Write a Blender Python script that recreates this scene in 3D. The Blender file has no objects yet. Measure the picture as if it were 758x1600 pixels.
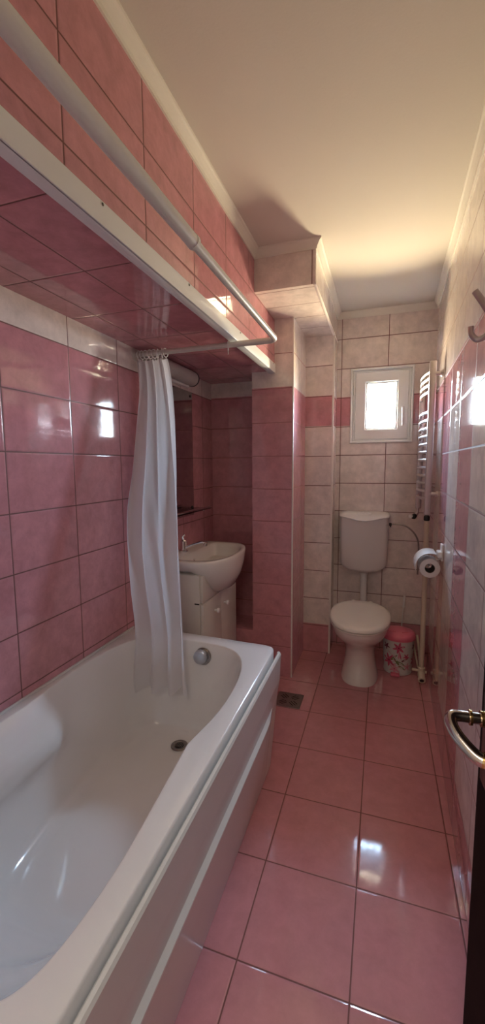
import bpy, bmesh, math, random
from mathutils import Vector, Matrix
random.seed(7)
PI = math.pi
sc = bpy.context.scene
COL = sc.collection

# ------------------------------------------------------------------ helpers
class MB:
    """collects verts / faces, builds ONE mesh object"""
    def __init__(s): s.v = []; s.f = []; s.m = []; s.sm = []
    def face(s, idx, m=0, smooth=False): s.f.append(tuple(idx)); s.m.append(m); s.sm.append(smooth)
    def box(s, x0, x1, y0, y1, z0, z1, m=0, fm=None):
        b = len(s.v)
        for z in (z0, z1):
            for (x, y) in ((x0, y0), (x1, y0), (x1, y1), (x0, y1)): s.v.append((x, y, z))
        fs = {'-z': (0, 3, 2, 1), '+z': (4, 5, 6, 7), '-y': (0, 1, 5, 4), '+x': (1, 2, 6, 5), '+y': (2, 3, 7, 6), '-x': (3, 0, 4, 7)}
        for k, q in fs.items(): s.face([b + i for i in q], (fm or {}).get(k, m))
        return s
    def prism(s, poly, z0, z1, m=0):
        n = len(poly); b = len(s.v)
        for z in (z0, z1):
            for p in poly: s.v.append((p[0], p[1], z))
        s.face([b + i for i in range(n)][::-1], m); s.face([b + n + i for i in range(n)], m)
        for i in range(n):
            j = (i + 1) % n; s.face((b + i, b + j, b + n + j, b + n + i), m)
        return s
    def bbox(s, x0, x1, y0, y1, z0, z1, r=0.003, seg=2, m=0, rot=None, o=(0, 0, 0)):
        bm = bmesh.new(); bmesh.ops.create_cube(bm, size=1)
        for v in bm.verts:
            v.co = Vector(((x0 + x1) / 2 + v.co.x * (x1 - x0), (y0 + y1) / 2 + v.co.y * (y1 - y0), (z0 + z1) / 2 + v.co.z * (z1 - z0)))
        bmesh.ops.bevel(bm, geom=list(bm.edges), offset=r, segments=seg, affect='EDGES', profile=0.5)
        s.addbm(bm, m, rot, o); return s
    def addbm(s, bm, m=0, rot=None, o=(0, 0, 0), smooth=True):
        b = len(s.v); bm.verts.index_update(); o = Vector(o)
        for v in bm.verts:
            c = v.co.copy()
            if rot is not None: c = rot @ c
            s.v.append(tuple(c + o))
        for f in bm.faces: s.face([b + v.index for v in f.verts], m, smooth)
        bm.free()
    def loft(s, loops, m=0, cap0=True, cap1=True, closed=True, smooth=True):
        b = len(s.v); n = len(loops[0])
        for L in loops:
            for p in L: s.v.append(tuple(p))
        for k in range(len(loops) - 1):
            for i in range(n if closed else n - 1):
                j = (i + 1) % n
                s.face((b + k * n + i, b + k * n + j, b + (k + 1) * n + j, b + (k + 1) * n + i), m, smooth)
        for c, k in ((cap0, 0), (cap1, len(loops) - 1)):
            if c: s.face([b + k * n + i for i in range(n)], m, False)
        return s
    def tube(s, pts, r, n=12, m=0, cap=True, smooth=True, sub=0, flat=None):
        P = [Vector(p) for p in pts]
        if sub: P = catmull(P, sub)
        R = r if isinstance(r, (list, tuple)) else [r] * len(P)
        if len(R) != len(P):
            R = [R[0] + (R[-1] - R[0]) * i / (len(P) - 1) if len(R) == 2 else R[min(len(R) - 1, int(i * len(R) / len(P)))] for i in range(len(P))]
        T = []
        for i in range(len(P)):
            t = (P[min(i + 1, len(P) - 1)] - P[max(i - 1, 0)]); T.append(t.normalized())
        up = Vector((0, 0, 1)) if abs(T[0].z) < .9 else Vector((0, 1, 0))
        N = (up - T[0] * up.dot(T[0])).normalized(); loops = []
        for i in range(len(P)):
            N = (N - T[i] * N.dot(T[i])).normalized(); B = T[i].cross(N)
            fx, fy = (flat if flat else (1, 1))
            loops.append([P[i] + (N * math.cos(a) * fx + B * math.sin(a) * fy) * R[i] for a in [2 * PI * k / n for k in range(n)]])
        return s.loft(loops, m, cap, cap, True, smooth)
    def lathe(s, prof, c, axis=(0, 0, 1), n=32, m=0, cap=True):
        A = Vector(axis).normalized(); up = Vector((0, 0, 1)) if abs(A.z) < .9 else Vector((1, 0, 0))
        U = A.cross(up).normalized(); W = A.cross(U); c = Vector(c)
        loops = [[c + A * h + (U * math.cos(a) + W * math.sin(a)) * r for a in [2 * PI * k / n for k in range(n)]] for (r, h) in prof]
        return s.loft(loops, m, cap, cap)
    def build(s, name, mats, parent=None, auto=35, recalc=True):
        me = bpy.data.meshes.new(name); me.from_pydata(s.v, [], s.f)
        if not isinstance(mats, (list, tuple)): mats = [mats]
        for x in mats: me.materials.append(x)
        for i, p in enumerate(me.polygons): p.material_index = s.m[i]; p.use_smooth = s.sm[i]
        bm = bmesh.new(); bm.from_mesh(me)
        if recalc: bmesh.ops.recalc_face_normals(bm, faces=bm.faces)
        bm.to_mesh(me); bm.free()
        me.update()
        if auto and any(s.sm): me.set_sharp_from_angle(angle=math.radians(auto))
        o = bpy.data.objects.new(name, me); COL.objects.link(o)
        if parent: o.parent = parent; o.matrix_parent_inverse = Matrix.Translation(-parent.location)
        return o
def catmull(P, sub):
    out = []; n = len(P)
    for i in range(n - 1):
        p0, p1, p2, p3 = P[max(i - 1, 0)], P[i], P[i + 1], P[min(i + 2, n - 1)]
        for k in range(sub):
            t = k / sub
            out.append(.5 * ((2 * p1) + (p2 - p0) * t + (2 * p0 - 5 * p1 + 4 * p2 - p3) * t * t + (3 * p1 - p0 - 3 * p2 + p3) * t ** 3))
    out.append(P[-1]); return out
def thing(name, loc, label, cat, group=None):
    o = bpy.data.objects.new(name, None); COL.objects.link(o); o.location = loc; o.empty_display_size = .05
    tag(o, label, cat, group); return o
def tag(o, label, cat, group=None):
    o['label'] = label; o['category'] = cat
    if group: o['group'] = group
    return o
def struct(o): o['kind'] = 'structure'; return o
def dup(root, loc=None):
    r = root.copy(); COL.objects.link(r)
    if loc is not None: r.location = loc
    for ch in root.children:
        c = ch.copy(); COL.objects.link(c); c.parent = r
    return r
def sup(c, s, n):
    return math.copysign(abs(c) ** (2 / n), c), math.copysign(abs(s) ** (2 / n), s)
def sstep(a, b, x):
    t = max(0, min(1, (x - a) / (b - a))); return t * t * (3 - 2 * t)

# ------------------------------------------------------------------ materials
def new_mat(name):
    m = bpy.data.materials.new(name); m.use_nodes = True
    return m, m.node_tree, m.node_tree.nodes['Principled BSDF']
def plain(name, col, rough=.4, metal=0, noise=0, nscale=8, bump=0, bscale=60, coat=0, spec=.5):
    m, nt, p = new_mat(name)
    p.inputs['Base Color'].default_value = (*col, 1); p.inputs['Roughness'].default_value = rough
    p.inputs['Metallic'].default_value = metal; p.inputs['Coat Weight'].default_value = coat
    p.inputs['Specular IOR Level'].default_value = spec
    g = nt.nodes.new('ShaderNodeNewGeometry')
    n = nt.nodes.new('ShaderNodeTexNoise'); n.inputs['Scale'].default_value = nscale; n.inputs['Detail'].default_value = 5
    nt.links.new(g.outputs['Position'], n.inputs['Vector'])
    mx = nt.nodes.new('ShaderNodeMix'); mx.data_type = 'RGBA'
    k = max(noise, .02)
    mx.inputs['A'].default_value = (*[c * (1 - k) for c in col], 1); mx.inputs['B'].default_value = (*[min(1, c * (1 + k)) for c in col], 1)
    nt.links.new(n.outputs['Fac'], mx.inputs['Factor']); nt.links.new(mx.outputs['Result'], p.inputs['Base Color'])
    if bump:
        n2 = nt.nodes.new('ShaderNodeTexNoise'); n2.inputs['Scale'].default_value = bscale; n2.inputs['Detail'].default_value = 3
        b = nt.nodes.new('ShaderNodeBump'); b.inputs['Strength'].default_value = bump; b.inputs['Distance'].default_value = .002
        nt.links.new(g.outputs['Position'], n2.inputs['Vector']); nt.links.new(n2.outputs['Fac'], b.inputs['Height']); nt.links.new(b.outputs['Normal'], p.inputs['Normal'])
    return m
PINK = (.57, .255, .29); CREAM = (.78, .69, .65); FLOORP = (.57, .245, .27)
GROUT = (.16, .055, .05)
def tile_mat(name, ua, uo, up, va, vo, vp, bands, gw=.0022, rough=.07, grout=GROUT, wav=.25, rowax='Z', mottle=.16, ior=1.55, altcol=None):
    """glazed tiles laid on a grid in metres; bands = [(from height, colour), ...]"""
    m, nt, p = new_mat(name); N = nt.nodes; L = nt.links
    g = N.new('ShaderNodeNewGeometry'); sp = N.new('ShaderNodeSeparateXYZ'); L.new(g.outputs['Position'], sp.inputs[0])
    def mth(op, a, b=None, c=None):
        q = N.new('ShaderNodeMath'); q.operation = op
        for i, x in enumerate((a, b, c)):
            if x is None: continue
            if isinstance(x, (int, float)): q.inputs[i].default_value = x
            else: L.new(x, q.inputs[i])
        return q.outputs[0]
    def dist(ax, o, pt):
        t = mth('DIVIDE', mth('SUBTRACT', sp.outputs[ax], o), pt)
        fr = mth('FRACT', mth('ADD', t, 50.5)); return mth('MULTIPLY', mth('ABSOLUTE', mth('SUBTRACT', fr, .5)), pt), mth('FLOOR', mth('ADD', t, 50))
    du, iu = dist(ua, uo, up); dv, iv = dist(va, vo, vp); d = mth('MINIMUM', du, dv)
    mr = N.new('ShaderNodeMapRange'); mr.interpolation_type = 'SMOOTHSTEP'
    mr.inputs['From Min'].default_value = gw * .7; mr.inputs['From Max'].default_value = gw * 1.3
    L.new(d, mr.inputs['Value']); fac = mr.outputs[0]          # 0 grout, 1 tile
    rp = N.new('ShaderNodeValToRGB'); rp.color_ramp.interpolation = 'CONSTANT'
    for i, (h, c) in enumerate(bands):
        e = rp.color_ramp.elements[i] if i < 2 and i < len(rp.color_ramp.elements) else rp.color_ramp.elements.new(h / 3)
        e.position = h / 3; e.color = (*c, 1)
    if len(bands) == 1: rp.color_ramp.elements[1].position = 1; rp.color_ramp.elements[1].color = (*bands[0][1], 1)
    L.new(mth('DIVIDE', sp.outputs[rowax], 3.0), rp.inputs[0])
    colour = rp.outputs[0]
    if altcol:                      # every second column is laid in the other colour up to a given height
        fm = mth('MULTIPLY', mth('SUBTRACT', 1.0, mth('MODULO', iu, 2.0)), mth('MULTIPLY', mth('LESS_THAN', sp.outputs['Z'], altcol[0]), mth('GREATER_THAN', sp.outputs['Y'], 1.45)))
        am = N.new('ShaderNodeMix'); am.data_type = 'RGBA'; am.inputs['B'].default_value = (*altcol[1], 1)
        L.new(fm, am.inputs['Factor']); L.new(colour, am.inputs['A']); colour = am.outputs['Result']
    # marbled glaze
    off = N.new('ShaderNodeCombineXYZ'); L.new(mth('MULTIPLY', iu, 3.7), off.inputs[0]); L.new(mth('MULTIPLY', iv, 5.3), off.inputs[1])
    va_ = N.new('ShaderNodeVectorMath'); va_.operation = 'ADD'; L.new(g.outputs['Position'], va_.inputs[0]); L.new(off.outputs[0], va_.inputs[1])
    n1 = N.new('ShaderNodeTexNoise'); n1.inputs['Scale'].default_value = 15; n1.inputs['Detail'].default_value = 8; n1.inputs['Roughness'].default_value = .68; n1.inputs['Distortion'].default_value = .25
    L.new(va_.outputs[0], n1.inputs['Vector'])
    mr2 = N.new('ShaderNodeMapRange'); mr2.inputs['From Min'].default_value = .3; mr2.inputs['From Max'].default_value = .7
    mr2.inputs['To Min'].default_value = 1 - mottle; mr2.inputs['To Max'].default_value = 1 + mottle; L.new(n1.outputs['Fac'], mr2.inputs['Value'])
    vm = N.new('ShaderNodeVectorMath'); vm.operation = 'SCALE'; L.new(colour, vm.inputs[0]); L.new(mr2.outputs[0], vm.inputs['Scale'])
    mx = N.new('ShaderNodeMix'); mx.data_type = 'RGBA'; mx.inputs['A'].default_value = (*grout, 1)
    L.new(fac, mx.inputs['Factor']); L.new(vm.outputs[0], mx.inputs['B']); L.new(mx.outputs['Result'], p.inputs['Base Color'])
    L.new(mth('MULTIPLY_ADD', fac, rough - .7, .7), p.inputs['Roughness'])
    # pillowed edges + wavy glaze
    mr3 = N.new('ShaderNodeMapRange'); mr3.interpolation_type = 'SMOOTHSTEP'; mr3.inputs['From Min'].default_value = gw * .6; mr3.inputs['From Max'].default_value = gw * 3.2
    L.new(d, mr3.inputs['Value'])
    n2 = N.new('ShaderNodeTexNoise'); n2.inputs['Scale'].default_value = 11; n2.inputs['Detail'].default_value = 1.5; L.new(va_.outputs[0], n2.inputs['Vector'])
    b0 = N.new('ShaderNodeBump'); b0.inputs['Strength'].default_value = wav; b0.inputs['Distance'].default_value = .002; L.new(n2.outputs['Fac'], b0.inputs['Height'])
    b1 = N.new('ShaderNodeBump'); b1.inputs['Strength'].default_value = .5; b1.inputs['Distance'].default_value = .0012
    L.new(mr3.outputs[0], b1.inputs['Height']); L.new(b0.outputs['Normal'], b1.inputs['Normal']); L.new(b1.outputs['Normal'], p.inputs['Normal'])
    p.inputs['IOR'].default_value = ior
    return m

PB = [(0, PINK), (1.8, CREAM)]                           # pink walls with a cream course on top
CB = [(0, PINK), (.2, CREAM), (1.6, PINK), (1.8, CREAM)]  # cream walls with a pink band
M_left = tile_mat('tile_left', 'Y', 1.03, .31, 'Z', -.009, .2, [(0, PINK), (1.791, CREAM)])
M_upper = tile_mat('tile_upper', 'Y', .752, .31, 'Z', -.0145, .2, [(0, PINK), (2.9, PINK)])
M_soffit = tile_mat('tile_soffit', 'Y', .752, .31, 'X', -.826, .2, [(0, PINK), (2.9, PINK)])
M_alc = tile_mat('tile_alcove', 'X', -5, 9, 'Z', -.005, .2, PB, grout=(.30, .10, .10))
M_pil = tile_mat('tile_pilaster', 'X', -5, 9, 'Z', -.003, .2, [(0, PINK), (1.797, CREAM)], grout=(.27, .09, .09), gw=.0017)
M_pils = tile_mat('tile_pilaster_side', 'Y', 2.75, .31, 'Z', 0, .2, PB, grout=(.27, .09, .09))
M_colf = tile_mat('tile_column', 'X', -5, 9, 'Z', .0, .2, CB)
M_cols = tile_mat('tile_column_side', 'Y', -5, 9, 'Z', .0, .2, CB)
M_back = tile_mat('tile_back', 'X', .023, .31, 'Z', .010, .2, [(0, PINK), (.21, CREAM), (1.61, PINK), (1.81, CREAM)])
M_right = tile_mat('tile_right', 'Y', 1.58, .31, 'Z', -.003, .2, [(0, PINK), (.197, CREAM), (1.597, PINK), (1.797, CREAM)], rough=.04, wav=.08, ior=1.85, altcol=(1.597, PINK))
M_bulk = tile_mat('tile_bulkhead', 'X', -.338, .31, 'Z', -.01, 9, [(0, CREAM), (2.9, CREAM)])
M_bulkb = tile_mat('tile_bulkhead_under', 'Y', 2.31, .2, 'X', -.63, 9, [(0, CREAM), (2.9, CREAM)])
M_bulks = tile_mat('tile_bulkhead_side', 'Y', 2.39, .31, 'Z', -.01, 9, [(0, CREAM), (2.9, CREAM)])
M_floor = tile_mat('tile_floor', 'X', -.039, .2985, 'Y', 2.457, .3035, [(0, FLOORP), (2.9, FLOORP)], gw=.0021, rough=.075, wav=.10, mottle=.09, grout=(.18, .055, .045))
M_paint = plain('ceiling_paint', (.70, .66, .60), .85, noise=.03, nscale=3, bump=.1, bscale=140)
M_hall = plain('hall_paint', (.70, .66, .62), .8, noise=.02)
M_pvc = plain('white_pvc', (.88, .91, .90), .3)
M_crown = plain('crown_white', (.80, .77, .70), .6)
M_edge = plain('edge_strip', (.80, .74, .70), .35)
M_ceram = plain('ceramic', (.80, .77, .73), .12, coat=.3)
M_cist = plain('cistern_plastic', (.66, .63, .62), .28)
M_seat = plain('seat_plastic', (.80, .76, .70), .22)
M_acryl = plain('bath_acrylic', (.80, .78, .77), .14, coat=.4)
M_apron = plain('apron_acrylic', (.74, .73, .69), .2)
M_rod = plain('rod_enamel', (.72, .70, .64), .3)
M_chrome = plain('chrome', (.78, .78, .80), .12, metal=1)
M_steel = plain('dull_steel', (.30, .27, .25), .35, metal=1, noise=.2, nscale=90)
M_knob = plain('satin_chrome_knob', (.52, .55, .60), .32, metal=.7)
M_dark = plain('dark_rubber', (.015, .013, .013), .5)
M_brass = plain('brass', (.50, .34, .13), .22, metal=1)
M_nickel = plain('nickel', (.60, .57, .54), .16, metal=1)
M_plate = plain('dark_plate', (.10, .085, .08), .25, metal=.6)
M_wood = plain('dark_wood', (.022, .011, .010), .8, noise=.35, nscale=14, bump=.2, spec=.08)
M_cab = plain('cabinet_lacquer', (.70, .66, .60), .35)
M_pipe = plain('cream_pipe', (.66, .56, .44), .4)
M_rad = plain('radiator_chrome', (.55, .50, .50), .28, metal=.75)
M_lamp = plain('opal_plastic', (.50, .50, .47), .35)
M_lid = plain('bin_pink', (.72, .16, .24), .35)
M_bin = plain('bin_white', (.62, .60, .58), .4)
M_fl = [plain('print_pink', (.55, .08, .16), .4), plain('print_dark', (.16, .02, .05), .4), plain('print_green', (.16, .19, .07), .4), plain('print_rose', (.66, .30, .36), .4)]
M_paper = plain('tissue', (.74, .70, .68), .9, bump=.3, bscale=200)
M_card = plain('card_core', (.07, .055, .045), .8)
M_plast = plain('white_plastic', (.84, .84, .83), .3)
M_screw = plain('screw', (.10, .09, .08), .5, metal=.5)
M_caulk = plain('caulk', (.66, .63, .60), .6)
# mirror
M_mirror, nt, p = new_mat('mirror_silver'); p.inputs['Base Color'].default_value = (.62, .62, .60, 1); p.inputs['Metallic'].default_value = 1; p.inputs['Roughness'].default_value = .03
# thin clear glass
def glass(name, tint, k):
    m, nt, p = new_mat(name); nt.nodes.remove(p); N = nt.nodes
    t = N.new('ShaderNodeBsdfTransparent'); t.inputs[0].default_value = (*tint, 1)
    g = N.new('ShaderNodeBsdfGlossy'); g.inputs['Roughness'].default_value = .03
    f = N.new('ShaderNodeFresnel'); f.inputs[0].default_value = 1.45
    mx = N.new('ShaderNodeMixShader'); nt.links.new(f.outputs[0], mx.inputs[0]); nt.links.new(t.outputs[0], mx.inputs[1]); nt.links.new(g.outputs[0], mx.inputs[2])
    nt.links.new(mx.outputs[0], N['Material Output'].inputs[0]); return m
M_glass = glass('window_glass', (.93, .95, .95), 0)
M_shelf = glass('shelf_glass', (.75, .80, .78), 0)
# curtain
M_curt, nt, p = new_mat('curtain_vinyl'); N = nt.nodes
p.inputs['Base Color'].default_value = (.88, .86, .87, 1); p.inputs['Roughness'].default_value = .28; p.inputs['Specular IOR Level'].default_value = .45
tr = N.new('ShaderNodeBsdfTranslucent'); tr.inputs[0].default_value = (.92, .90, .92, 1)
tp = N.new('ShaderNodeBsdfTransparent'); tp.inputs[0].default_value = (.95, .95, .95, 1)
m1 = N.new('ShaderNodeMixShader'); m1.inputs[0].default_value = .5
m2 = N.new('ShaderNodeMixShader'); m2.inputs[0].default_value = .16
nt.links.new(p.outputs[0], m1.inputs[1]); nt.links.new(tr.outputs[0], m1.inputs[2]); nt.links.new(m1.outputs[0], m2.inputs[1]); nt.links.new(tp.outputs[0], m2.inputs[2])
nt.links.new(m2.outputs[0], N['Material Output'].inputs[0])

# ------------------------------------------------------------------ room measures (metres; camera above x=0,y=0)
XL = -1.133; XU = -.622; ZC = 2.385; YB = 3.096; YP = 2.49; XP0 = -.762; XP1 = -.507; YC = 2.905; XC = -.318
YA = 2.74; YBK = 2.08; ZBK = 2.192; YF = .15; ZS = 1.90
def xr(y): return .2445 + .025 * y
T = .12

struct(MB().box(XL - T, .55, -1.9, YB + T, -.1, 0).build('floor', M_floor))
struct(MB().box(XL - T, .55, -.02, YB + T, ZC, ZC + .1).build('ceiling', M_paint))
struct(MB().box(XL - T, XL, -.02, YB + T, 0, ZC).build('wall_left', M_left))
# boxed-in upper part over the bath, its face flush with the curtain of tiles above the white strip
struct(MB().box(XL, XU, YF, YP + .30, ZS, ZC, 0, {'-z': 1, '+x': 0}).build('wall_upper_left', [M_upper, M_soffit]))
struct(MB().box(XL, XP0 + .02, YA, YB + T, 0, ZS).build('wall_alcove', M_alc))
struct(MB().box(XL, XP0, YP, YA, 0, .28).build('wall_alcove_ledge', M_pil))
struct(MB().box(XP0, XP1, YP, YB + .02, 0, ZBK + .02, 0, {'+x': 1, '-x': 1}).build('wall_pilaster', [M_pil, M_pils]))
struct(MB().box(XP1 - .01, XC, YC, YB + .02, 0, ZBK + .02, 0, {'+x': 1}).build('wall_column', [M_colf, M_cols]))
struct(MB().box(XU - .01, XC - .004, YBK, YB + .02, ZBK, ZC, 0, {'-z': 1, '+x': 2}).build('wall_bulkhead', [M_bulk, M_bulkb, M_bulks]))
# back wall with window opening
wx0, wx1, wz0, wz1 = -.214, .183, 1.502, 1.998
b = MB()
b.box(XC - .2, wx0, YB, YB + T, 0, ZC); b.box(wx1, .55, YB, YB + T, 0, ZC)
b.box(wx0, wx1, YB, YB + T, 0, wz0); b.box(wx0, wx1, YB, YB + T, wz1, ZC)
struct(b.build('wall_back', M_back))
# slightly skewed right wall
struct(MB().prism([(xr(-.02), -.02), (.55, -.02), (.55, YB + T), (xr(YB + T), YB + T)], 0, ZC).build('wall_right', M_right))
# wall behind the camera with the doorway, and the hall it opens onto
b = MB(); b.box(XL, -.50, -.02, YF, 0, ZC); b.box(-.50, xr(0) + .02, -.02, YF, 2.06, ZC)
struct(b.build('wall_front', M_hall))
b = MB(); b.box(XL - T, XL, -1.9, -.02, 0, 2.5); b.box(.55, .65, -1.9, -.02, 0, 2.5); b.box(XL - T, .65, -2.0, -1.9, 0, 2.5); b.box(XL - T, .65, -2, -.02, 2.5, 2.6)
struct(b.build('wall_hall', M_hall))

# crown mouldings
def crown(path, name):
    """path: list of (x, y, nx, ny) corner points with mitre normals pointing into the room"""
    prof = [(0, -.040), (.006, -.040), (.008, -.030), (.014, -.020), (.022, -.010), (.028, -.006), (.030, 0), (0, 0)]
    b = MB(); loops = []
    for (x, y, nx, ny) in path: loops.append([(x + nx * u, y + ny * u, ZC + w) for (u, w) in prof])
    b.loft(loops, smooth=False); return struct(b.build(name, M_crown))
crown([(XU, YF, 1, 0), (XU, YBK, 1, -1), (XC - .004, YBK, 1, -1), (XC - .004, YB, 1, -1)], 'trim_1')
crown([(XC - .004, YB, 1, -1), (xr(YB), YB, -1, -1), (xr(0), 0, -1, 0)], 'trim_2')
# white edge strips
def strip(name, x0, x1, y0, y1, z0, z1, m=M_edge, r=.002): return struct(MB().bbox(x0, x1, y0, y1, z0, z1, r).build(name, m))
strip('trim_3', XP1 - .006, XP1 + .003, YP - .003, YP + .006, 0, ZBK)
strip('trim_4', XC - .010, XC + .003, YC - .003, YC + .008, 0, ZBK)
strip('trim_5', XC - .012, XC + .001, YBK - .002, YB, ZBK - .004, ZBK + .008)
strip('trim_6', XC - .012, XC - .001, YBK - .004, YBK + .006, ZBK, ZC - .04, M_bulk)
# angle strip along the lower edge of the boxing, with its screws
b = MB(); b.bbox(XU, XU + .008, YF, YP - .004, 1.884, 1.937, .002); b.bbox(XU - .03, XU + .006, YF, YP - .004, 1.884, 1.900, .002)
fas = struct(b.build('trim_7', M_pvc))
for y in (.42, .862, 1.31, 1.834, 2.43):
    MB().lathe([(0.0001, 0), (.0035, .0005), (.0035, .0015), (.0001, .002)], (XU + .008, y, 1.929), (1, 0, 0), 12).build('screw', M_screw, fas)
# caulk line between bath and wall
strip('trim_8', XL, XL + .008, .24, 1.70, .556, .566, M_caulk)

# ------------------------------------------------------------------ window
w = thing('window_1', (0, YB, 1.75), 'small white framed window with a lever handle', 'window'); del w['label']; del w['category']; struct(w)
def ring(b, x0, x1, z0, z1, t, y0, y1, r=.003):
    """mitred rectangular frame with softened edges"""
    prof = [(0, y0 + r), (r, y0), (t - r, y0), (t, y0 + r), (t, y1), (0, y1)]
    loops = [[(x0 + o, y, z0 + o), (x1 - o, y, z0 + o), (x1 - o, y, z1 - o), (x0 + o, y, z1 - o)] for (o, y) in prof + prof[:1]]
    b.loft(loops, cap0=False, cap1=False, smooth=False)
b = MB(); ring(b, -.222, .191, 1.493, 2.005, .013, YB - .012, YB + .03); b.build('outer_trim', M_pvc, w)
b = MB(); ring(b, -.209, .178, 1.506, 1.992, .030, YB + .018, YB + .085); b.build('window_frame', M_pvc, w)
b = MB(); ring(b, -.192, .162, 1.516, 1.982, .074, YB + .008, YB + .060, .006); sash = b.build('sash', M_pvc, w)
b = MB(); ring(b, -.119, .089, 1.589, 1.909, .010, YB + .018, YB + .05, .004); b.build('glazing_bead', M_pvc, sash)
MB().box(-.12, .09, YB + .030, YB + .036, 1.588, 1.910).build('pane', M_glass, w)
b = MB(); b.bbox(.116, .136, YB + .001, YB + .010, 1.665, 1.735, .004); b.tube([(.126, YB + .005, 1.715), (.126, YB - .028, 1.715)], .007, 10)
b.tube([(.126, YB - .028, 1.72), (.126, YB - .032, 1.70), (.126, YB - .032, 1.64), (.126, YB - .030, 1.605)], .0085, 10, sub=4); b.build('window_handle', M_plast, w)
for z in (1.62, 1.86):
    MB().tube([(-.198, YB + .008, z - .03), (-.198, YB + .008, z + .03)], .0065, 10).build('hinge', M_pvc, w)

# ------------------------------------------------------------------ bathtub
tub = thing('bathtub', (-.76, .97, 0), 'long white acrylic bathtub with a front panel, along the pink left wall', 'bathtub')
def skew(x, y): return y + .045 * max(0, (-.40 - x)) * max(0, (y - .8) / .9)
NT = 160
def outer(ins, z, xr_=-.412, yfar=1.695):
    L = []
    for k in range(NT):
        a = 2 * PI * k / NT; c, s = sup(math.cos(a), math.sin(a), 26)
        cx, cy = (XL + .004 + xr_) / 2, (.235 + yfar) / 2
        x = cx + c * ((xr_ - XL - .004) / 2 - ins); y = cy + s * ((yfar - .235) / 2 - ins)
        L.append((x, skew(x, y), z))
    return L
def inner(d, z, extra=0):
    """d: depth fraction 0 rim .. 1 floor"""
    L = []
    yf = 1.622 - .030 * d - extra; yn = .365 + .36 * d ** 1.2 + extra
    for k in range(NT):
        a = 2 * PI * k / NT; c, s = sup(math.cos(a), math.sin(a), 4.0 if s_pos(a) else 8 - 4.6 * sstep(0, .45, d))
        cy = (yf + yn) / 2; y = cy + s * (yf - yn) / 2
        arm = math.exp(-((y - .93) / .17) ** 2)
        flank = .062 * (1 - sstep(1.06, 1.16, y)) * sstep(.30, .5, y) * min(1, d / .26) * (1 - sstep(.32, .62, d))
        hwR = .315 - .055 * d - extra - .036 * arm * (1 - d * .5) - .02 * d
        hwL = .320 - .055 * d - extra - .020 * arm * (1 - d * .8) - flank
        x = -.785 + c * (hwR if c > 0 else hwL)
        L.append((x, skew(x, y), z))
    return L
def s_pos(a): return math.sin(a) > 0
loops = [outer(.0, .505), outer(0, .552), outer(.002, .5575), outer(.006, .560), inner(0, .560, -.005), inner(0, .5592, -.002), inner(0, .5570, 0), inner(.02, .549, .001)]
for d in (.06, .11, .16, .21, .26, .30, .34, .38, .42, .46, .54, .62, .70, .78, .84): loops.append(inner(d, .56 - .40 * d * 1.0, .002 + .02 * d))
loops += [inner(.90, .197, .022), inner(.94, .180, .027), inner(.97, .169, .035), inner(1, .161, .048), inner(1, .157, .070), inner(1, .155, .12), inner(1, .153, .20)]
b = MB(); b.loft(loops, cap0=False, cap1=True)
basin = b.build('basin', M_acryl, tub, auto=60)
# front panel with its raised lower field
prof = [(-.4045, .536), (-.400, .541), (-.393, .540), (-.389, .533), (-.394, .420), (-.399, .352), (-.399, .348), (-.388, .334), (-.388, .328), (-.436, .010), (-.438, .0), (-.448, 0), (-.448, .01), (-.410, .34), (-.4055, .50)]
b = MB(); loops = []
for y, k in ((.24, 1), (.30, 1), (1.45, 1), (1.50, .9), (1.60, .0), (1.682, 0), (1.690, 0)):
    L = []
    for i, (x, z) in enumerate(prof):
        if i in (5, 6, 7, 8):
            t = x; base = -.386 - (.530 - z) * .105
            if i in (7, 8): t = x * k + (1 - k) * base
            else: t = x * k + (1 - k) * base
            L.append((t - (0.004 if y > 1.687 else 0), y, z))
        else: L.append((x - (0.004 if y > 1.687 else 0), y, z))
    loops.append(L)
b.loft(loops, smooth=False)
b.build('front_panel', M_apron, tub)
b = MB(); b.prism([(-1.10, 1.670), (-.455, 1.670), (-.455, 1.686), (-1.10, 1.686)], 0, .50); b.build('end_support', M_apron, tub)
# drain
dr = MB().lathe([(.0005, .0), (.022, .0), (.024, .002), (.033, .003), (.036, .001), (.036, -.001)], (-.786, 1.487, .158), (0, 0, 1), 32).build('drain', M_steel, tub)
b = MB(); b.lathe([(.0005, .0), (.018, .0005), (.019, .0)], (-.786, 1.487, .1593), (0, 0, 1), 24)
b.build('drain_hole', M_dark, dr)
b = MB()
for i in range(-2, 3): b.tube([(-.786 + i * .007, 1.473, .1605), (-.786 + i * .007, 1.501, .1605)], .0013, 6)
b.build('drain_grid', M_steel, dr)
# overflow knob on the foot wall
ob = MB().lathe([(.0005, .030), (.024, .030), (.029, .027), (.031, .020), (.031, .0)], (-.735, 1.622, .505), (0.05, -1, .05), 32).build('overflow_knob', M_knob, tub)
MB().lathe([(.0005, .010), (.036, .010), (.038, .006), (.038, 0)], (-.728, 1.624, .503), (0, -1, 0.05), 32).build('knob_collar', M_steel, ob)

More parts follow.
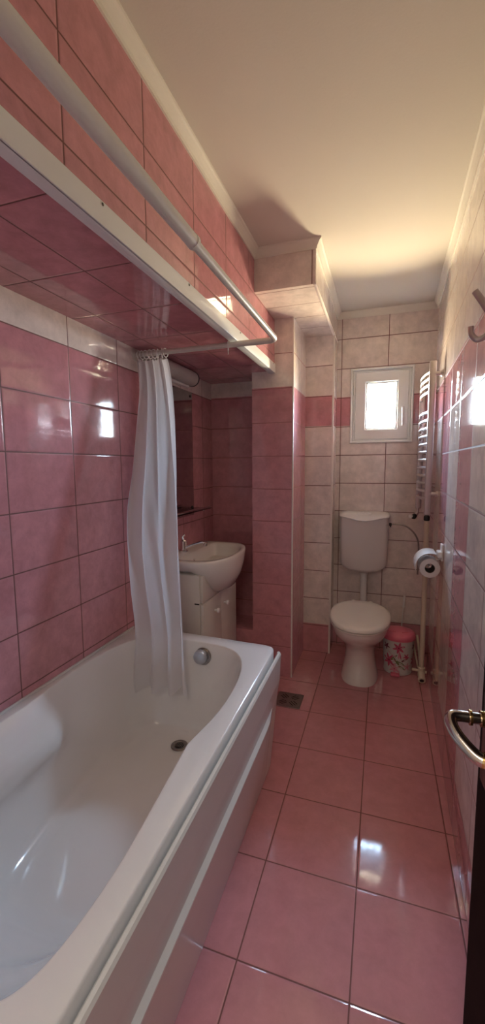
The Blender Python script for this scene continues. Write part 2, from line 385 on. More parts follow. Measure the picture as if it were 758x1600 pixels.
# ------------------------------------------------------------------ curtain rod, rings, curtain
RZ = 1.868; RY = 1.785; RX = -.438
rod = thing('curtain_rod', (RX, RY, RZ), 'cream white L-shaped shower curtain rod running above the bath', 'curtain rod')
b = MB(); b.tube([(RX, YF, RZ), (RX, .96, RZ)], .0165, 20); b.build('thick_tube', M_rod, rod)
b = MB(); b.tube([(RX, .94, RZ), (RX, 1.70, RZ), (RX, 1.745, RZ), (RX - .006, 1.768, RZ), (RX - .018, 1.781, RZ), (RX - .04, RY, RZ), (-.62, RY, RZ)], .0125, 18); b.build('thin_tube', M_rod, rod)
b = MB(); b.tube([(-.60, RY, RZ), (XL + .002, RY + .01, RZ)], .0118, 16); b.build('end_tube', M_rod, rod)
MB().lathe([(.028, 0), (.028, .006), (.016, .014), (.0005, .014)], (XL, RY + .01, RZ), (1, 0, 0), 24).build('wall_flange', M_rod, rod)
MB().lathe([(.0175, 0), (.0175, .012), (.014, .016)], (RX, .955, RZ), (0, 1, 0), 20).build('joint_sleeve', M_rod, rod)
def crv(parent=None):
    b = MB(); pts = [(.0, .019 * math.cos(a), .019 * math.sin(a) - .004) for a in [PI * 2 * k / 18 for k in range(19)]]
    b.tube(pts, .0022, 6); b.tube([(0, 0, -.022), (0, .004, -.034), (0, -.003, -.040)], .002, 6); return b
ring0 = None
for i in range(8):
    x = -1.108 + i * .0205 + random.uniform(-.003, .003)
    if ring0 is None:
        ring0 = crv().build('curtain_ring', M_plast); o = ring0
    else: o = ring0.copy(); COL.objects.link(o)
    o.location = (x, RY + .006, RZ); o.rotation_euler = (random.uniform(-.15, .15), 0, random.uniform(-.35, .35))
    tag(o, 'white plastic ring bunched on the rod at the wall, holding the shower curtain', 'curtain ring', 'curtain rings over the hung shower curtain')
o = ring0.copy(); COL.objects.link(o); o.location = (-.655, RY, RZ); o.rotation_euler = (0, 0, .3)
if 'group' in o: del o['group']
tag(o, 'lone white curtain ring out on the bare rod, away from the curtain', 'curtain ring')
# curtain
NU, NV = 150, 60
b = MB(); V = []
for j in range(NV + 1):
    t = j / NV; z = 1.836 - t * (1.836 - .335)
    # left and right borders, read down the hang
    xl = -1.118 - .002 * sstep(.0, .35, t) + .055 * sstep(.55, .86, t); xrr = -.952 + .048 * sstep(0, .45, t) + .165 * sstep(.08, .80, t) ** 1.0
    xrr = -.955 + .05 * t ** .5 + .150 * t
    yc = 1.785 - .20 * sstep(.05, .80, t) - .045 * sstep(.75, 1, t)
    for i in range(NU + 1):
        u = i / NU
        ph = 2 * PI * (3.9 * u + .22 * math.sin(3.1 * u + 2.2 * t) + .10 * math.sin(5 * t + 2 * u))
        amp = .013 + .014 * sstep(0, .5, t)
        amp *= .75 + .35 * math.sin(7 * u + 2 * t)
        x = xl + (xrr - xl) * u + .007 * math.sin(ph * 1.0 + 1.3) * (1 if 0.03 < u < .97 else .3)
        y = yc + amp * math.sin(ph) + .004 * math.sin(17 * u + 9 * t) + .0025 * math.sin(41 * u - 13 * t + 3 * math.sin(6 * t)) - .02 * (u - .5) * t
        x += .006 * math.sin(9 * t + 1.5) * (1 - u) * sstep(.1, .4, t) + .003 * math.sin(23 * t) * (1 - u)
        zz = z + (.014 * math.sin(ph + .6) * sstep(.86, 1, t)) + (.006 * math.sin(ph) if j == 0 else 0) + .012 * (u) * sstep(.8, 1, t) * 4
        V.append((x, y, zz))
b.v = V
for j in range(NV):
    for i in range(NU):
        q = j * (NU + 1) + i; b.face((q, q + 1, q + NU + 2, q + NU + 1), 0, True)
cur = b.build('shower_curtain', M_curt, auto=0, recalc=False)
tag(cur, 'white translucent shower curtain gathered at the left wall and hanging into the bath', 'shower curtain')

# ------------------------------------------------------------------ wall lamp, mirror, glass shelf
lamp = thing('wall_lamp', (XL, 2.1, 1.84), 'tubular grey-white wall lamp above the mirror beside the shower curtain', 'wall lamp')
MB().bbox(XL, XL + .030, 1.86, 2.33, 1.806, 1.832, .004).build('lamp_base', M_plast, lamp)
MB().lathe([(.0005, 0), (.036, 0), (.042, .006), (.042, .485), (.0005, .486)], (XL + .046, 1.86, 1.856), (0, 1, 0), 28).build('lamp_tube', M_lamp, lamp)
MB().lathe([(.042, 0), (.0445, .001), (.0445, .008), (.042, .010), (.030, .014), (.0005, .015)], (XL + .046, 2.335, 1.856), (0, 1, 0), 28).build('end_cap', M_dark, lamp)
mir = thing('wall_mirror', (XL, 2.15, 1.05), 'tall frameless mirror on the dark pink wall above the washbasin', 'mirror')
MB().bbox(XL + .001, XL + .007, 1.86, 2.41, 1.035, 1.792, .001, 1).build('mirror_glass', M_mirror, mir)
for z in (1.765, 1.085): MB().lathe([(.0005, .004), (.007, .004), (.008, 0)], (XL + .007, 2.385, z), (1, 0, 0), 16).build('mirror_clip', M_dark, mir)
sh = thing('glass_shelf', (XL, 2.15, 1.09), 'narrow glass shelf with a metal rail at the mirror foot', 'shelf')
MB().bbox(XL + .008, XL + .115, 1.86, 2.44, 1.074, 1.080, .001, 1).build('shelf_plate', M_shelf, sh)
b = MB(); b.tube([(XL + .112, 1.86, 1.088), (XL + .112, 2.44, 1.088)], .0055, 10); b.build('rail', M_chrome, sh)
for y in (1.95, 2.36): MB().bbox(XL + .007, XL + .10, y - .006, y + .006, 1.066, 1.074, .002).build('shelf_bracket', M_chrome, sh)

# ------------------------------------------------------------------ vanity cabinet and washbasin
cab = thing('vanity_cabinet', (-1.0, 2.19, 0), 'cream white vanity cabinet carrying the washbasin, beside the bath end', 'cabinet')
CX1 = -.882
b = MB(); b.bbox(XL + .003, CX1, 1.935, 2.462, .10, .772, .003)
for (x, y) in ((XL + .03, 1.96), (CX1 - .03, 1.96), (XL + .03, 2.44), (CX1 - .03, 2.44)): b.tube([(x, y, 0), (x, y, .11)], .016, 12)
b.build('cabinet_body', M_cab, cab)
for (y0, y1, ky) in ((1.938, 2.1985, 2.10), (2.1995, 2.460, 2.245)):
    dpt = MB().bbox(CX1 + .001, CX1 + .017, y0, y1, .115, .620, .004).build('cabinet_door', M_cab, cab)
    MB().lathe([(.006, 0), (.006, .010), (.013, .016), (.015, .022), (.012, .028), (.0005, .030)], (CX1 + .017, ky, .538), (1, 0, 0), 20).build('knob', M_plast, dpt)
MB().bbox(CX1 + .001, CX1 + .017, 1.938, 2.460, .624, .770, .004).build('top_panel', M_cab, cab)
MB().box(CX1 - .03, CX1 - .003, 1.9335, 1.9350, .618, .624).build('hinge_plate', M_dark, cab)
SX, SY, SZ = -.945, 2.225, .846
sink = thing('washbasin', (SX, SY, .8), 'white ceramic washbasin with a bow front, on the cream cabinet', 'washbasin')
def sk(fx, fb, fy, zf, shift=0, n=72):
    L = []
    for k in range(n):
        a = 2 * PI * k / n; c0, s0 = math.cos(a), math.sin(a)
        c, s = sup(c0, s0, 2.5 if c0 > 0 else 9)
        x = SX + shift + c * (fx if c0 > 0 else fb); y = SY + s * fy
        L.append((x, y, zf(max(0, c0), abs(s0))))
    return L
z_ = lambda v: (lambda c, s: v)
FB = SX - XL - .002
loops = [sk(.02, .02, .02, z_(.615)),
         sk(.09, .10, .12, lambda c, s: .625), sk(.140, .15, .215, lambda c, s: .755 - .105 * c ** .8),
         sk(.166, FB, .270, lambda c, s: .785 - .075 * c ** .9), sk(.178, FB, .298, lambda c, s: .800 - .03 * c),
         sk(.184, FB, .306, z_(.822)), sk(.185, FB, .308, z_(.838)), sk(.182, FB, .305, z_(.8445)), sk(.177, FB, .300, z_(SZ)),
         sk(.166, .085, .262, z_(SZ)), sk(.160, .080, .256, z_(.842)), sk(.150, .072, .244, z_(.825)), sk(.130, .060, .215, z_(.775)),
         sk(.100, .045, .160, z_(.725)), sk(.05, .03, .08, z_(.700)), sk(.015, .015, .015, z_(.698))]
b = MB(); b.loft(loops); b.build('basin', M_ceram, sink, auto=50)
MB().lathe([(.0005, .0), (.016, .002), (.018, 0)], (SX + .01, SY, .701), (0, 0, 1), 20).build('basin_drain', M_chrome, sink)
MB().lathe([(.0005, .0015), (.008, .0015), (.010, .003), (.012, 0)], (SX - .070, SY - .07, .808), (1, 0, .35), 20).build('overflow_hole', M_steel, sink)
fau = thing('basin_faucet', (-1.085, 2.165, SZ), 'small chrome mixer tap at the back of the washbasin', 'faucet')
FX, FY = -1.083, 2.165
MB().lathe([(.024, 0), (.024, .006), (.019, .010), (.018, .055), (.020, .062), (.016, .070), (.0005, .072)], (FX, FY, SZ), (0, 0, 1), 24).build('faucet_body', M_chrome, fau)
b = MB(); b.tube([(FX, FY, SZ + .064), (FX - .006, FY, SZ + .085), (FX + .006, FY + .006, SZ + .098)], [.009, .005], 10, sub=3); b.build('lever', M_chrome, fau)
b = MB(); b.tube([(FX + .012, FY, SZ + .022), (FX + .05, FY + .012, SZ + .038), (FX + .10, FY + .028, SZ + .052), (FX + .122, FY + .034, SZ + .050)], [.010, .008], 12, sub=4)
b.lathe([(.010, 0), (.011, .004), (.011, .018), (.009, .020)], (FX + .122, FY + .034, SZ + .034), (0.2, 0, 1), 16); b.build('spout', M_chrome, fau)

# ------------------------------------------------------------------ toilet
tx = -.10
toi = thing('toilet', (tx, 2.62, 0), 'white ceramic toilet bowl with closed seat lid, on the pink floor under the cistern', 'toilet')
def egg(z, yf, yb, hw, n=56, e=2.25):
    L = []; cy = yf + (yb - yf) * .56
    for k in range(n):
        a = 2 * PI * k / n; c, s = sup(math.cos(a), math.sin(a), e)
        y = cy + (s * (yb - cy) if s > 0 else s * (cy - yf)); L.append((tx + c * hw, y, z))
    return L
b = MB(); b.loft([egg(0, 2.500, 2.83, .112, e=2.6), egg(.012, 2.498, 2.83, .114, e=2.6), egg(.05, 2.515, 2.83, .104), egg(.12, 2.532, 2.83, .092), egg(.19, 2.520, 2.83, .090), egg(.245, 2.485, 2.84, .104), egg(.285, 2.425, 2.85, .132),
                  egg(.325, 2.360, 2.86, .155), egg(.36, 2.318, 2.87, .167), egg(.392, 2.297, 2.88, .172), egg(.402, 2.295, 2.88, .172)])
b.build('toilet_bowl', M_ceram, toi, auto=60)
b = MB(); b.loft([egg(.403, 2.296, 2.80, .172), egg(.406, 2.290, 2.80, .176), egg(.414, 2.289, 2.80, .176), egg(.417, 2.296, 2.80, .172)])
b.build('toilet_seat', M_seat, toi, auto=60)
b = MB(); b.loft([egg(.419, 2.294, 2.795, .174), egg(.423, 2.284, 2.80, .179), egg(.436, 2.284, 2.80, .179), egg(.444, 2.292, 2.797, .173), egg(.449, 2.32, 2.78, .150), egg(.451, 2.40, 2.72, .09), egg(.4515, 2.5, 2.65, .02)])
b.build('toilet_lid', M_seat, toi, auto=60)
for s in (-1, 1): MB().tube([(tx + s * .055, 2.815, .41), (tx + s * .055, 2.815, .438)], .012, 12).build('seat_hinge', M_seat, toi)
b = MB(); b.tube([(tx, 2.82, .20), (tx, YB, .20)], .055, 20); b.build('outlet_pipe', M_ceram, toi)

cis = thing('toilet_cistern', (-.105, YB, .6), 'white plastic toilet cistern hung on the cream tiled wall below the window', 'cistern')
def cring(hw, y0, y1, zf, n=28):
    L = []
    for k in range(n + 1):
        u = -1 + 2 * k / n; ux = math.copysign(1 - (1 - abs(u)) ** 1.35, u)
        e = max(0, abs(u) - .80) / .20
        y = y0 + (y1 - y0) * (.10 * u * u + .55 * e ** 2.4 * .5); L.append((-.105 + hw * ux, y, zf(ux)))
    L.append((-.105 + hw, YB - .002, zf(1))); L.append((-.105 - hw, YB - .002, zf(-1))); return L
yf = 2.945
lidl = lambda u: .984 - .026 * (math.cos(PI * u) * .5 + .5) ** 1.1
bot = lambda u: .588 + .040 * u * u
lerp = lambda a, b_, t: (lambda u: a(u) * (1 - t) + b_(u) * t)
b = MB(); b.loft([cring(.125, yf + .035, YB, lambda u: bot(u) + .0), cring(.150, yf + .012, YB, lambda u: bot(u) + .010), cring(.160, yf + .004, YB, lambda u: bot(u) + .030)]
                 + [cring(.1605 + .004 * t, yf + .002, YB, lerp(lambda u: bot(u) + .03, lidl, t)) for t in (.2, .4, .6, .8, 1)])
b.build('tank', M_cist, cis, auto=50)
b = MB(); b.loft([cring(.1660, yf - .001, YB, lambda u: lidl(u) - .002), cring(.1690, yf - .006, YB, lambda u: lidl(u) + .002), cring(.1690, yf + .000, YB, lambda u: lidl(u) + .008),
                  cring(.166, yf + .022, YB, lambda u: .998), cring(.155, yf + .045, YB, lambda u: 1.008), cring(.12, yf + .07, YB, lambda u: 1.012)])
b.build('tank_lid', M_plast, cis, auto=50)
b = MB(); b.bbox(-.150, -.058, yf + .022, yf + .080, .990, 1.015, .008, 3); b.build('flush_button', M_plast, cis)
MB().bbox(.036, .040 + .012, yf - .0005 + .004, yf + .010, .936, .9375, .0004, 1).build('maker_mark', M_steel, cis)
b = MB(); b.tube([(-.100, 3.045, .615), (-.100, 3.045, .30)], .0235, 20); b.tube([(-.100, 3.045, .34), (-.100, 3.03, .30), (-.10, 2.99, .285), (-.10, 2.86, .285)], .022, 16, sub=3)
b.lathe([(.030, 0), (.031, .03), (.028, .034)], (-.100, 3.045, .565), (0, 0, 1), 20)
b.build('flush_pipe', M_plast, cis)

hose = thing('supply_hose', (.062, 2.99, .94), 'thin dark braided water hose arching from the cistern to the right', 'hose')
b = MB(); b.tube([(.070, 3.0, .935), (.10, 2.995, .938), (.15, 2.99, .934), (.20, 2.985, .905), (.236, 2.985, .855), (.250, 2.99, .79), (.252, 3.0, .60)], .0055, 10, sub=6); b.build('hose_tube', M_steel, hose)
b = MB(); b.lathe([(.010, 0), (.010, .016), (.006, .018)], (.058, 3.0, .935), (1, 0, 0), 8); b.tube([(.070, 3.0, .942), (.068, 2.99, .918)], .004, 8); b.build('hose_nut', M_dark, hose)

# ------------------------------------------------------------------ waste bin
BX, BY = .135, 2.80
bn = thing('pedal_bin', (BX, BY, 0), 'small white pedal bin with pink lid and floral print, between toilet and pipe', 'waste bin')
def br(z): return .085 + .013 * z / .235
MB().lathe([(.0005, .004), (.078, .004), (.084, .010), (br(.02), .02), (br(.235), .235), (br(.235) - .003, .235)], (BX, BY, 0), (0, 0, 1), 48).build('bin_body', M_bin, bn)
MB().lathe([(.0005, .003), (.080, .0), (.087, .004), (.087, .016), (.084, .016)], (BX, BY, 0), (0, 0, 1), 48).build('bin_foot_ring', M_bin, bn)
b = MB(); b.lathe([(.099, .228), (.104, .230), (.1055, .240), (.103, .256), (.097, .264), (.080, .270), (.045, .275), (.0005, .277)], (BX, BY, 0), (0, 0, 1), 48)
lid = b.build('bin_lid', M_lid, bn)
b = MB()
for s in (-1, 1):
    pts = [(BX + s * (.012 + .050 * math.sin(a) ** 1), BY - .045 - .020 * math.cos(a * 1.3) + .020, .2755 - .004 * math.sin(a)) for a in [.1 + 1.4 * k / 8 for k in range(9)]]
    MB().tube(pts, .0035, 8).build('lid_ridge', M_lid, lid)
b = MB(); b.bbox(BX - .045, BX + .010, BY - .118, BY - .080, .006, .022, .005); b.build('bin_pedal', M_lid, bn)
MB().bbox(BX - .02, BX + .02, BY + .085, BY + .108, .215, .262, .004).build('lid_hinge', M_lid, bn)
# flower print: petals and leaves lying on the curved side
b = MB()
def blob(ang, z, ln, wd, rot, m, off=.0006):
    n = 12; L = []
    for k in range(n):
        t = 2 * PI * k / n; u = ln * math.cos(t); v = wd * math.sin(t) * (1 - .35 * math.cos(t))
        du = u * math.cos(rot) - v * math.sin(rot); dz = u * math.sin(rot) + v * math.cos(rot)
        zz = z + dz; r = br(zz) + off; a = ang + du / r
        L.append((BX + r * math.sin(a), BY - r * math.cos(a), zz))
    i = len(b.v); b.v += L; b.face([i + k for k in range(n)], m)
def flower(ang, z, s, m, np_=6, r0=0, c=1):
    for k in range(np_):
        a = r0 + 2 * PI * k / np_; blob(ang + s * .6 * math.cos(a) / .09, z + s * .6 * math.sin(a), s * .55, s * .22, a, m, .0006 + .00012 * k)
    blob(ang, z, s * .14, s * .14, 0, c, .0018)
for rep in range(3):
    o_ = rep * 2.09 - .1
    flower(o_ + .10, .188, .034, 0, 6, .3); flower(o_ - .75, .185, .022, 1, 5, 1); flower(o_ - .55, .095, .040, 0, 7, .1); flower(o_ - .15, .045, .034, 3, 6, .5, 0)
    flower(o_ + .75, .06, .026, 3, 5, .2, 0); flower(o_ + .62, .13, .020, 0, 5, .9)
    blob(o_ + .12, .145, .030, .005, 1.5, 3); blob(o_ + .20, .140, .028, .004, 1.8, 0)
    for (da, z, ln, r_, mm) in ((.05, .080, .034, .35, 2), (.35, .105, .040, .25, 2), (.28, .085, .026, -.5, 2), (-.05, .098, .030, 2.2, 2), (.55, .110, .026, .5, 1), (.35, .055, .026, -.6, 2), (-.35, .140, .03, 2.6, 3), (-.2, .12, .03, .8, 2)):
        blob(o_ + da, z, ln, .006, r_, mm, .0009)
b.build('flower_print', M_fl, bn, recalc=False)

# toilet brush behind the bin
br_ = thing('toilet_brush', (.165, 3.015, 0), 'white toilet brush, its thin handle rising behind the pink-lidded bin', 'toilet brush')
MB().lathe([(.0005, .002), (.045, .002), (.050, .010), (.044, .10), (.048, .11), (.043, .11), (.039, .015), (.0005, .012)], (.160, 3.02, 0), (0, 0, 1), 32).build('brush_holder', M_plast, br_)
b = MB(); b.tube([(.158, 3.02, .05), (.164, 3.01, .26), (.170, 3.0, .365)], .0045, 10); b.tube([(.170, 3.0, .36), (.174, 2.995, .445)], .0075, 10)
b.lathe([(.006, 0), (.0095, .003), (.0095, .010), (.006, .013)], (.170, 3.0, .362), (.05, 0, 1), 12); b.build('brush_handle', M_plast, br_)

# ------------------------------------------------------------------ towel radiator
rad = thing('towel_radiator', (.25, 2.83, 1.03), 'tall chrome ladder towel radiator on the right wall beside the window', 'radiator')
ya, yb = 2.62, 3.02; xa, xb = .257, .240
for (x, y, zt, zb) in ((xa, ya, 1.915, 1.048), (xb, yb, 1.905, 1.048)):
    b = MB(); b.bbox(x - .018, x + .018, y - .012, y + .012, zb, zt, .006, 3); b.build('post', M_rad, rad)
zs = [1.862, 1.826, 1.790, 1.752] + [1.640 - .0455 * k for k in range(12)]
for z in zs:
    pts = []
    for k in range(13):
        t = k / 12; x = xa + (xb - xa) * t - .022 * math.sin(PI * t); pts.append((x - .004, ya + (yb - ya) * t, z))
    MB().tube(pts, .0085, 10).build('rung', M_rad, rad)
for (y, x) in ((ya, xa), (yb, xb)):
    for z in (1.845, 1.172):
        b = MB(); b.tube([(x, y, z), (xr(y) + .002, y, z)], .0125, 14); b.lathe([(.019, 0), (.019, .008), (.013, .012)], (xr(y) - .001, y, z), (-1, 0, 0), 18); b.build('wall_bracket', M_rad, rad)
b = MB(); b.tube([(xb - .004, yb, 1.05), (xb - .004, yb, 1.015)], .010, 12); b.tube([(xb - .004, yb, 1.02), (xb - .02, yb - .01, 1.0)], .012, 12); v1 = b.build('valve', M_rad, rad)
MB().lathe([(.0005, 0), (.016, .002), (.018, .02), (.015, .026), (.0005, .027)], (xb - .02, yb - .012, 1.0), (-.4, -.8, -.3), 16).build('valve_knob', M_dark, v1)
MB().lathe([(.012, 0), (.017, .006), (.017, .026), (.011, .034)], (xa, ya, 1.014), (0, 0, 1), 12).build('pipe_nut', M_dark, rad)
MB().lathe([(.0005, 0), (.010, .001), (.012, .02), (.0005, .021)], (xb - .04, yb - .03, .998), (-.5, -.8, 0), 14).build('valve_cap', M_plast, rad)

hp = thing('heating_pipe', (.262, 2.70, 0), 'thick cream riser pipe with a tee near the floor, below the radiator', 'pipe')
b = MB(); b.tube([(xa, ya, 1.016), (xa, ya + .005, .98), (.262, 2.66, .90), (.266, 2.68, .6), (.270, 2.70, .03)], .0145, 16); b.build('riser_pipe', M_pipe, hp)
b = MB(); b.lathe([(.019, -.03), (.021, -.028), (.021, .030), (.018, .033)], (.270, 2.70, .055), (0, 0, 1), 16)
b.tube([(.270, 2.70, .055), (.270, 2.655, .030)], .020, 16, cap=True)
b.lathe([(.020, 0), (.022, .002), (.022, .018), (.014, .018), (.013, .010)], (.270, 2.660, .032), (0, -.9, -.4), 18); t_ = b.build('tee_fitting', M_pipe, hp)
MB().lathe([(.0005, 0), (.0132, .001)], (.270, 2.645, .0255), (0, -.9, -.4), 16).build('pipe_bore', M_dark, t_)
b = MB(); b.tube([(.215, 2.70, .066), (.275, 2.70, .060), (.300, 2.70, .056)], .0085, 12); b.build('cross_pipe', M_pipe, hp)
hp2 = thing('branch_pipe', (.262, 2.84, 0), 'thin cream pipe leaning behind the thick riser near the floor', 'pipe')
b = MB(); b.tube([(.242, 2.88, .195), (.247, 2.88, .210), (.256, 2.875, .205), (.272, 2.80, .07), (.280, 2.77, .012)], .0085, 12, sub=3); b.build('pipe_tube', M_pipe, hp2)
b = MB(); b.tube([(.228, 2.90, .185), (.262, 2.83, .02)], .006, 10); b.build('thin_tube', M_pipe, hp2)

# ------------------------------------------------------------------ toilet paper
ty = 2.18
th = thing('paper_holder', (xr(ty), ty, .9), 'white toilet paper holder with a curved cover on the right wall', 'paper holder')
cx_, cz_ = .238, .842
b = MB(); L1 = []; L2 = []
for k in range(19):
    a = math.radians(70 + 125 * k / 18); r = .070; L1.append((a, r))
lo = []
for (a, r) in L1:
    lo.append([(cx_ + r * math.cos(a), ty - .022, cz_ + .004 + r * math.sin(a)), (cx_ + r * math.cos(a), ty + .115, cz_ + .004 + r * math.sin(a)),
               (cx_ + (r - .0025) * math.cos(a), ty + .115, cz_ + .004 + (r - .0025) * math.sin(a)), (cx_ + (r - .0025) * math.cos(a), ty - .022, cz_ + .004 + (r - .0025) * math.sin(a))])
b.loft(lo); b.build('cover', M_plast, th)
b = MB(); b.bbox(xr(ty) - .010, xr(ty) + .001, ty + .03, ty + .085, .868, .950, .004); b.bbox(xr(ty) - .028, xr(ty) - .004, ty + .02, ty + .09, .885, .915, .006); b.build('wall_plate', M_plast, th)
b = MB(); b.tube([(xr(ty) - .006, ty + .118, .86), (cx_ + .01, ty + .120, cz_ + .004), (cx_, ty + .118, cz_), (cx_, ty + .010, cz_)], .004, 8); b.build('roll_arm', M_plast, th)
rl = thing('toilet_roll', (cx_, ty + .01, cz_), 'white toilet paper roll with dark core, on the holder by the right wall', 'toilet roll')
b = MB(); n = 40; A = []
for (r, y) in ((.0235, 0), (.046, 0), (.0475, .002), (.0475, .098), (.046, .100), (.0235, .100), (.0235, 0)):
    A.append([(cx_ + r * math.cos(2 * PI * k / n), ty + .01 + y, cz_ - .008 + r * math.sin(2 * PI * k / n)) for k in range(n)])
b.loft(A, cap0=False, cap1=False); b.build('paper', M_paper, rl)
A = [[(cx_ + r * math.cos(2 * PI * k / n), ty + .012 + y, cz_ - .008 + r * math.sin(2 * PI * k / n)) for k in range(n)] for (r, y) in ((.0232, 0), (.0232, .096), (.0215, .096), (.0215, 0), (.0232, 0))]
MB().loft(A, cap0=False, cap1=False).build('card_core', M_card, rl)

# ------------------------------------------------------------------ robe hook
hy = 1.33; hz = 1.742
hk = thing('robe_hook', (xr(hy), hy, hz), 'double-pronged grey metal robe hook high on the right wall', 'hook')
MB().bbox(xr(hy) - .006, xr(hy) + .001, hy - .012, hy + .012, hz - .055, hz + .055, .004).build('hook_plate', M_rad, hk)
b = MB(); b.tube([(xr(hy) - .003, hy, hz - .01), (xr(hy) - .016, hy + .004, hz + .012), (xr(hy) - .030, hy + .010, hz + .040), (xr(hy) - .048, hy + .018, hz + .072)], [.0075, .0070], 12, sub=4, flat=(1.25, .8)); b.build('upper_prong', M_rad, hk)
b = MB(); b.tube([(xr(hy) - .003, hy, hz - .028), (xr(hy) - .018, hy + .002, hz - .052), (xr(hy) - .038, hy + .006, hz - .060), (xr(hy) - .052, hy + .012, hz - .044), (xr(hy) - .054, hy + .016, hz - .022)], .0068, 12, sub=5, flat=(1.2, .85)); b.build('lower_prong', M_rad, hk)

# ------------------------------------------------------------------ floor drain
fd = thing('floor_drain', (-.466, 2.23, 0), 'square dark metal floor drain grate beside the pilaster foot', 'floor drain')
FDX, FDY, FS = -.468, 2.231, .074
b = MB(); b.bbox(FDX - FS, FDX + FS, FDY - FS, FDY + FS, .0002, .003, .001, 1); b.build('drain_plate', M_steel, fd)
for (sx, sy, fl) in ((-1, -1, 0), (1, 1, 0), (-1, 1, 1), (1, -1, 1)):
    b = MB()
    for k in range(3):
        cx0 = FDX + sx * .030; cy0 = FDY + sy * .030; d_ = (k - 1) * .014
        ang = math.radians(45) if fl == 0 else math.radians(-45)
        dx, dy = math.cos(ang), math.sin(ang); nx, ny = -dy, dx; h = .022 - abs(d_) * .3
        b.prism([(cx0 + nx * d_ + dx * h * sg + nx * .0028 * t, cy0 + ny * d_ + dy * h * sg + ny * .0028 * t) for (sg, t) in ((-1, -1), (1, -1), (1, 1), (-1, 1))], .0028, .0034)
    b.build('drain_slots', M_dark, fd)

# ------------------------------------------------------------------ door leaf with handle (hinged behind the camera)
dr_ = thing('door_1', (.24, .16, 0), 'x', 'x'); del dr_['label']; del dr_['category']; struct(dr_)
ex, ey = .1915, .842; hx, hy2 = .232, .17; dv = Vector((ex - hx, ey - hy2, 0)); dn = dv.normalized(); nn = Vector((dn.y, -dn.x, 0))   # nn points to +x
def dpt_(s, n_, z): p = Vector((ex, ey, 0)) - dn * s + nn * n_; return (p.x, p.y, z)
b = MB(); Ld = dv.length
b.prism([dpt_(0, 0, 0)[:2], dpt_(0, .038, 0)[:2], dpt_(Ld, .038, 0)[:2], dpt_(Ld, 0, 0)[:2]], .008, 2.02); b.build('door_leaf', M_wood, dr_)
hs = .050; hz0 = .893
b = MB()
rotd = Matrix(((dn.x * -1, nn.x, 0), (dn.y * -1, nn.y, 0), (0, 0, 1)))
b.bbox(hs - .022, hs + .022, -.006, .001, .765, .935, .003, 2, rot=rotd, o=(ex, ey, 0)); hpl = b.build('handle_plate', M_plate, dr_)
b = MB()
b.tube([dpt_(hs, -.004, hz0), dpt_(hs, -.016, hz0)], .014, 18); b.build('handle_collar', M_brass, hpl)
b = MB()
pts = [dpt_(hs, -.012, hz0), dpt_(hs, -.034, hz0), dpt_(hs, -.052, hz0), dpt_(hs + .003, -.063, hz0 - .001), dpt_(hs + .012, -.066, hz0 - .007), dpt_(hs + .026, -.060, hz0 - .018), dpt_(hs + .040, -.048, hz0 - .029), dpt_(hs + .052, -.034, hz0 - .038), dpt_(hs + .058, -.020, hz0 - .041), dpt_(hs + .060, -.004, hz0 - .042)]
b.tube(pts, [.0095, .0125], 18, sub=6); b.build('lever', M_nickel, hpl)
b = MB(); b.tube([dpt_(hs, -.030, hz0), dpt_(hs, -.034, hz0)], .0135, 18); b.tube([dpt_(hs + .0555, -.026, hz0 - .040), dpt_(hs + .0565, -.022, hz0 - .0405)], .0135, 18); b.build('brass_band', M_brass, hpl)
b = MB(); b.bbox(-.002, .001, .010, .028, .70, .86, .001, 1, rot=rotd, o=(ex, ey, 0)); b.build('latch_plate', M_brass, dr_)

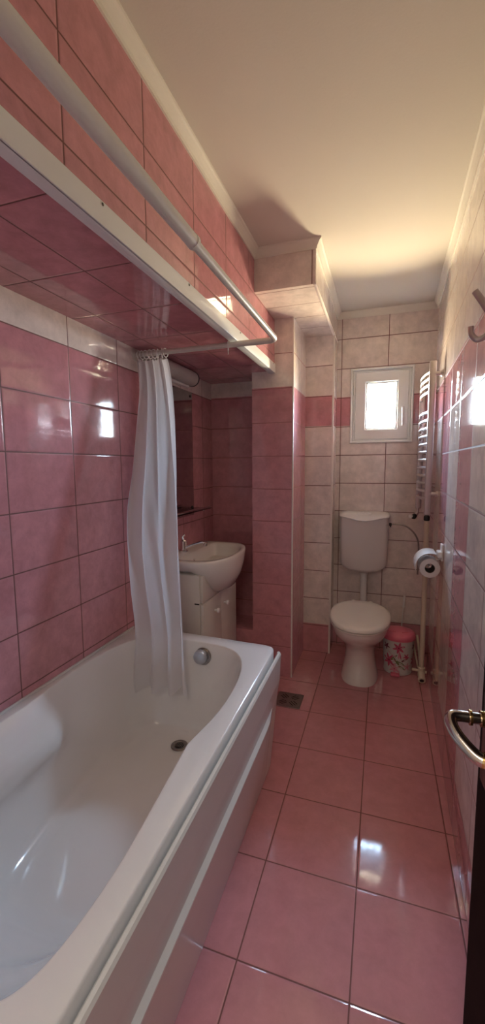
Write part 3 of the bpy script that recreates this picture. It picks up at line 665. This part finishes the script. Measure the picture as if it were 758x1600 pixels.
# ------------------------------------------------------------------ light
W = bpy.data.worlds.new('World'); sc.world = W; W.use_nodes = True; nt = W.node_tree; N = nt.nodes; bg = N['Background']
tc = N.new('ShaderNodeTexCoord'); sp = N.new('ShaderNodeSeparateXYZ'); nt.links.new(tc.outputs['Generated'], sp.inputs[0])
mr = N.new('ShaderNodeMapRange'); mr.inputs['From Min'].default_value = -1; mr.inputs['From Max'].default_value = 1; nt.links.new(sp.outputs['Z'], mr.inputs['Value'])
cr = N.new('ShaderNodeValToRGB'); E = cr.color_ramp.elements
E[0].position = 0; E[0].color = (1.0, .78, .48, 1); E[1].position = 1; E[1].color = (.42, .66, 1.0, 1)
for p_, c in ((.45, (1.0, .79, .50)), (.50, (.92, .96, 1.0)), (.60, (.60, .80, 1.0))):
    e = E.new(p_); e.color = (*c, 1)
nt.links.new(mr.outputs[0], cr.inputs[0]); nt.links.new(cr.outputs[0], bg.inputs['Color']); bg.inputs['Strength'].default_value = 60
pl = bpy.data.lights.new('window_portal', 'AREA'); pl.shape = 'RECTANGLE'; pl.size = .24; pl.size_y = .36; pl.cycles.is_portal = True
po = bpy.data.objects.new('window_portal', pl); COL.objects.link(po); po.location = (-.012, YB + .085, 1.745); po.rotation_euler = (PI / 2, 0, PI); 
al = bpy.data.lights.new('hall_lamp', 'AREA'); al.shape = 'RECTANGLE'; al.size = .8; al.size_y = .8; al.energy = 5; al.color = (1, .84, .66)
ao = bpy.data.objects.new('hall_lamp', al); COL.objects.link(ao); ao.location = (-.1, -1.0, 2.47)

# ------------------------------------------------------------------ camera
cam = bpy.data.cameras.new('camera'); co = bpy.data.objects.new('camera', cam); COL.objects.link(co); sc.camera = co
f = 652.18; yaw, pitch, roll = -.32105, -.11088, .00692
F = Vector((math.sin(yaw) * math.cos(pitch), math.cos(yaw) * math.cos(pitch), math.sin(pitch)))
r = Vector((math.cos(yaw), -math.sin(yaw), 0)); d = F.cross(r)
R = math.cos(roll) * r + math.sin(roll) * d; D = -math.sin(roll) * r + math.cos(roll) * d
M = Matrix((R, -D, -F)).transposed().to_4x4(); M.translation = Vector((0, 0, 1.342)); co.matrix_world = M
cam.sensor_fit = 'VERTICAL'; cam.sensor_height = 32.0; cam.lens = f / 1600 * 32.0; cam.clip_start = .02
sc.view_settings.view_transform = 'Standard'; sc.view_settings.look = 'None'; sc.view_settings.gamma = 1; sc.view_settings.use_curve_mapping = False
sc.view_settings.exposure = 1.87
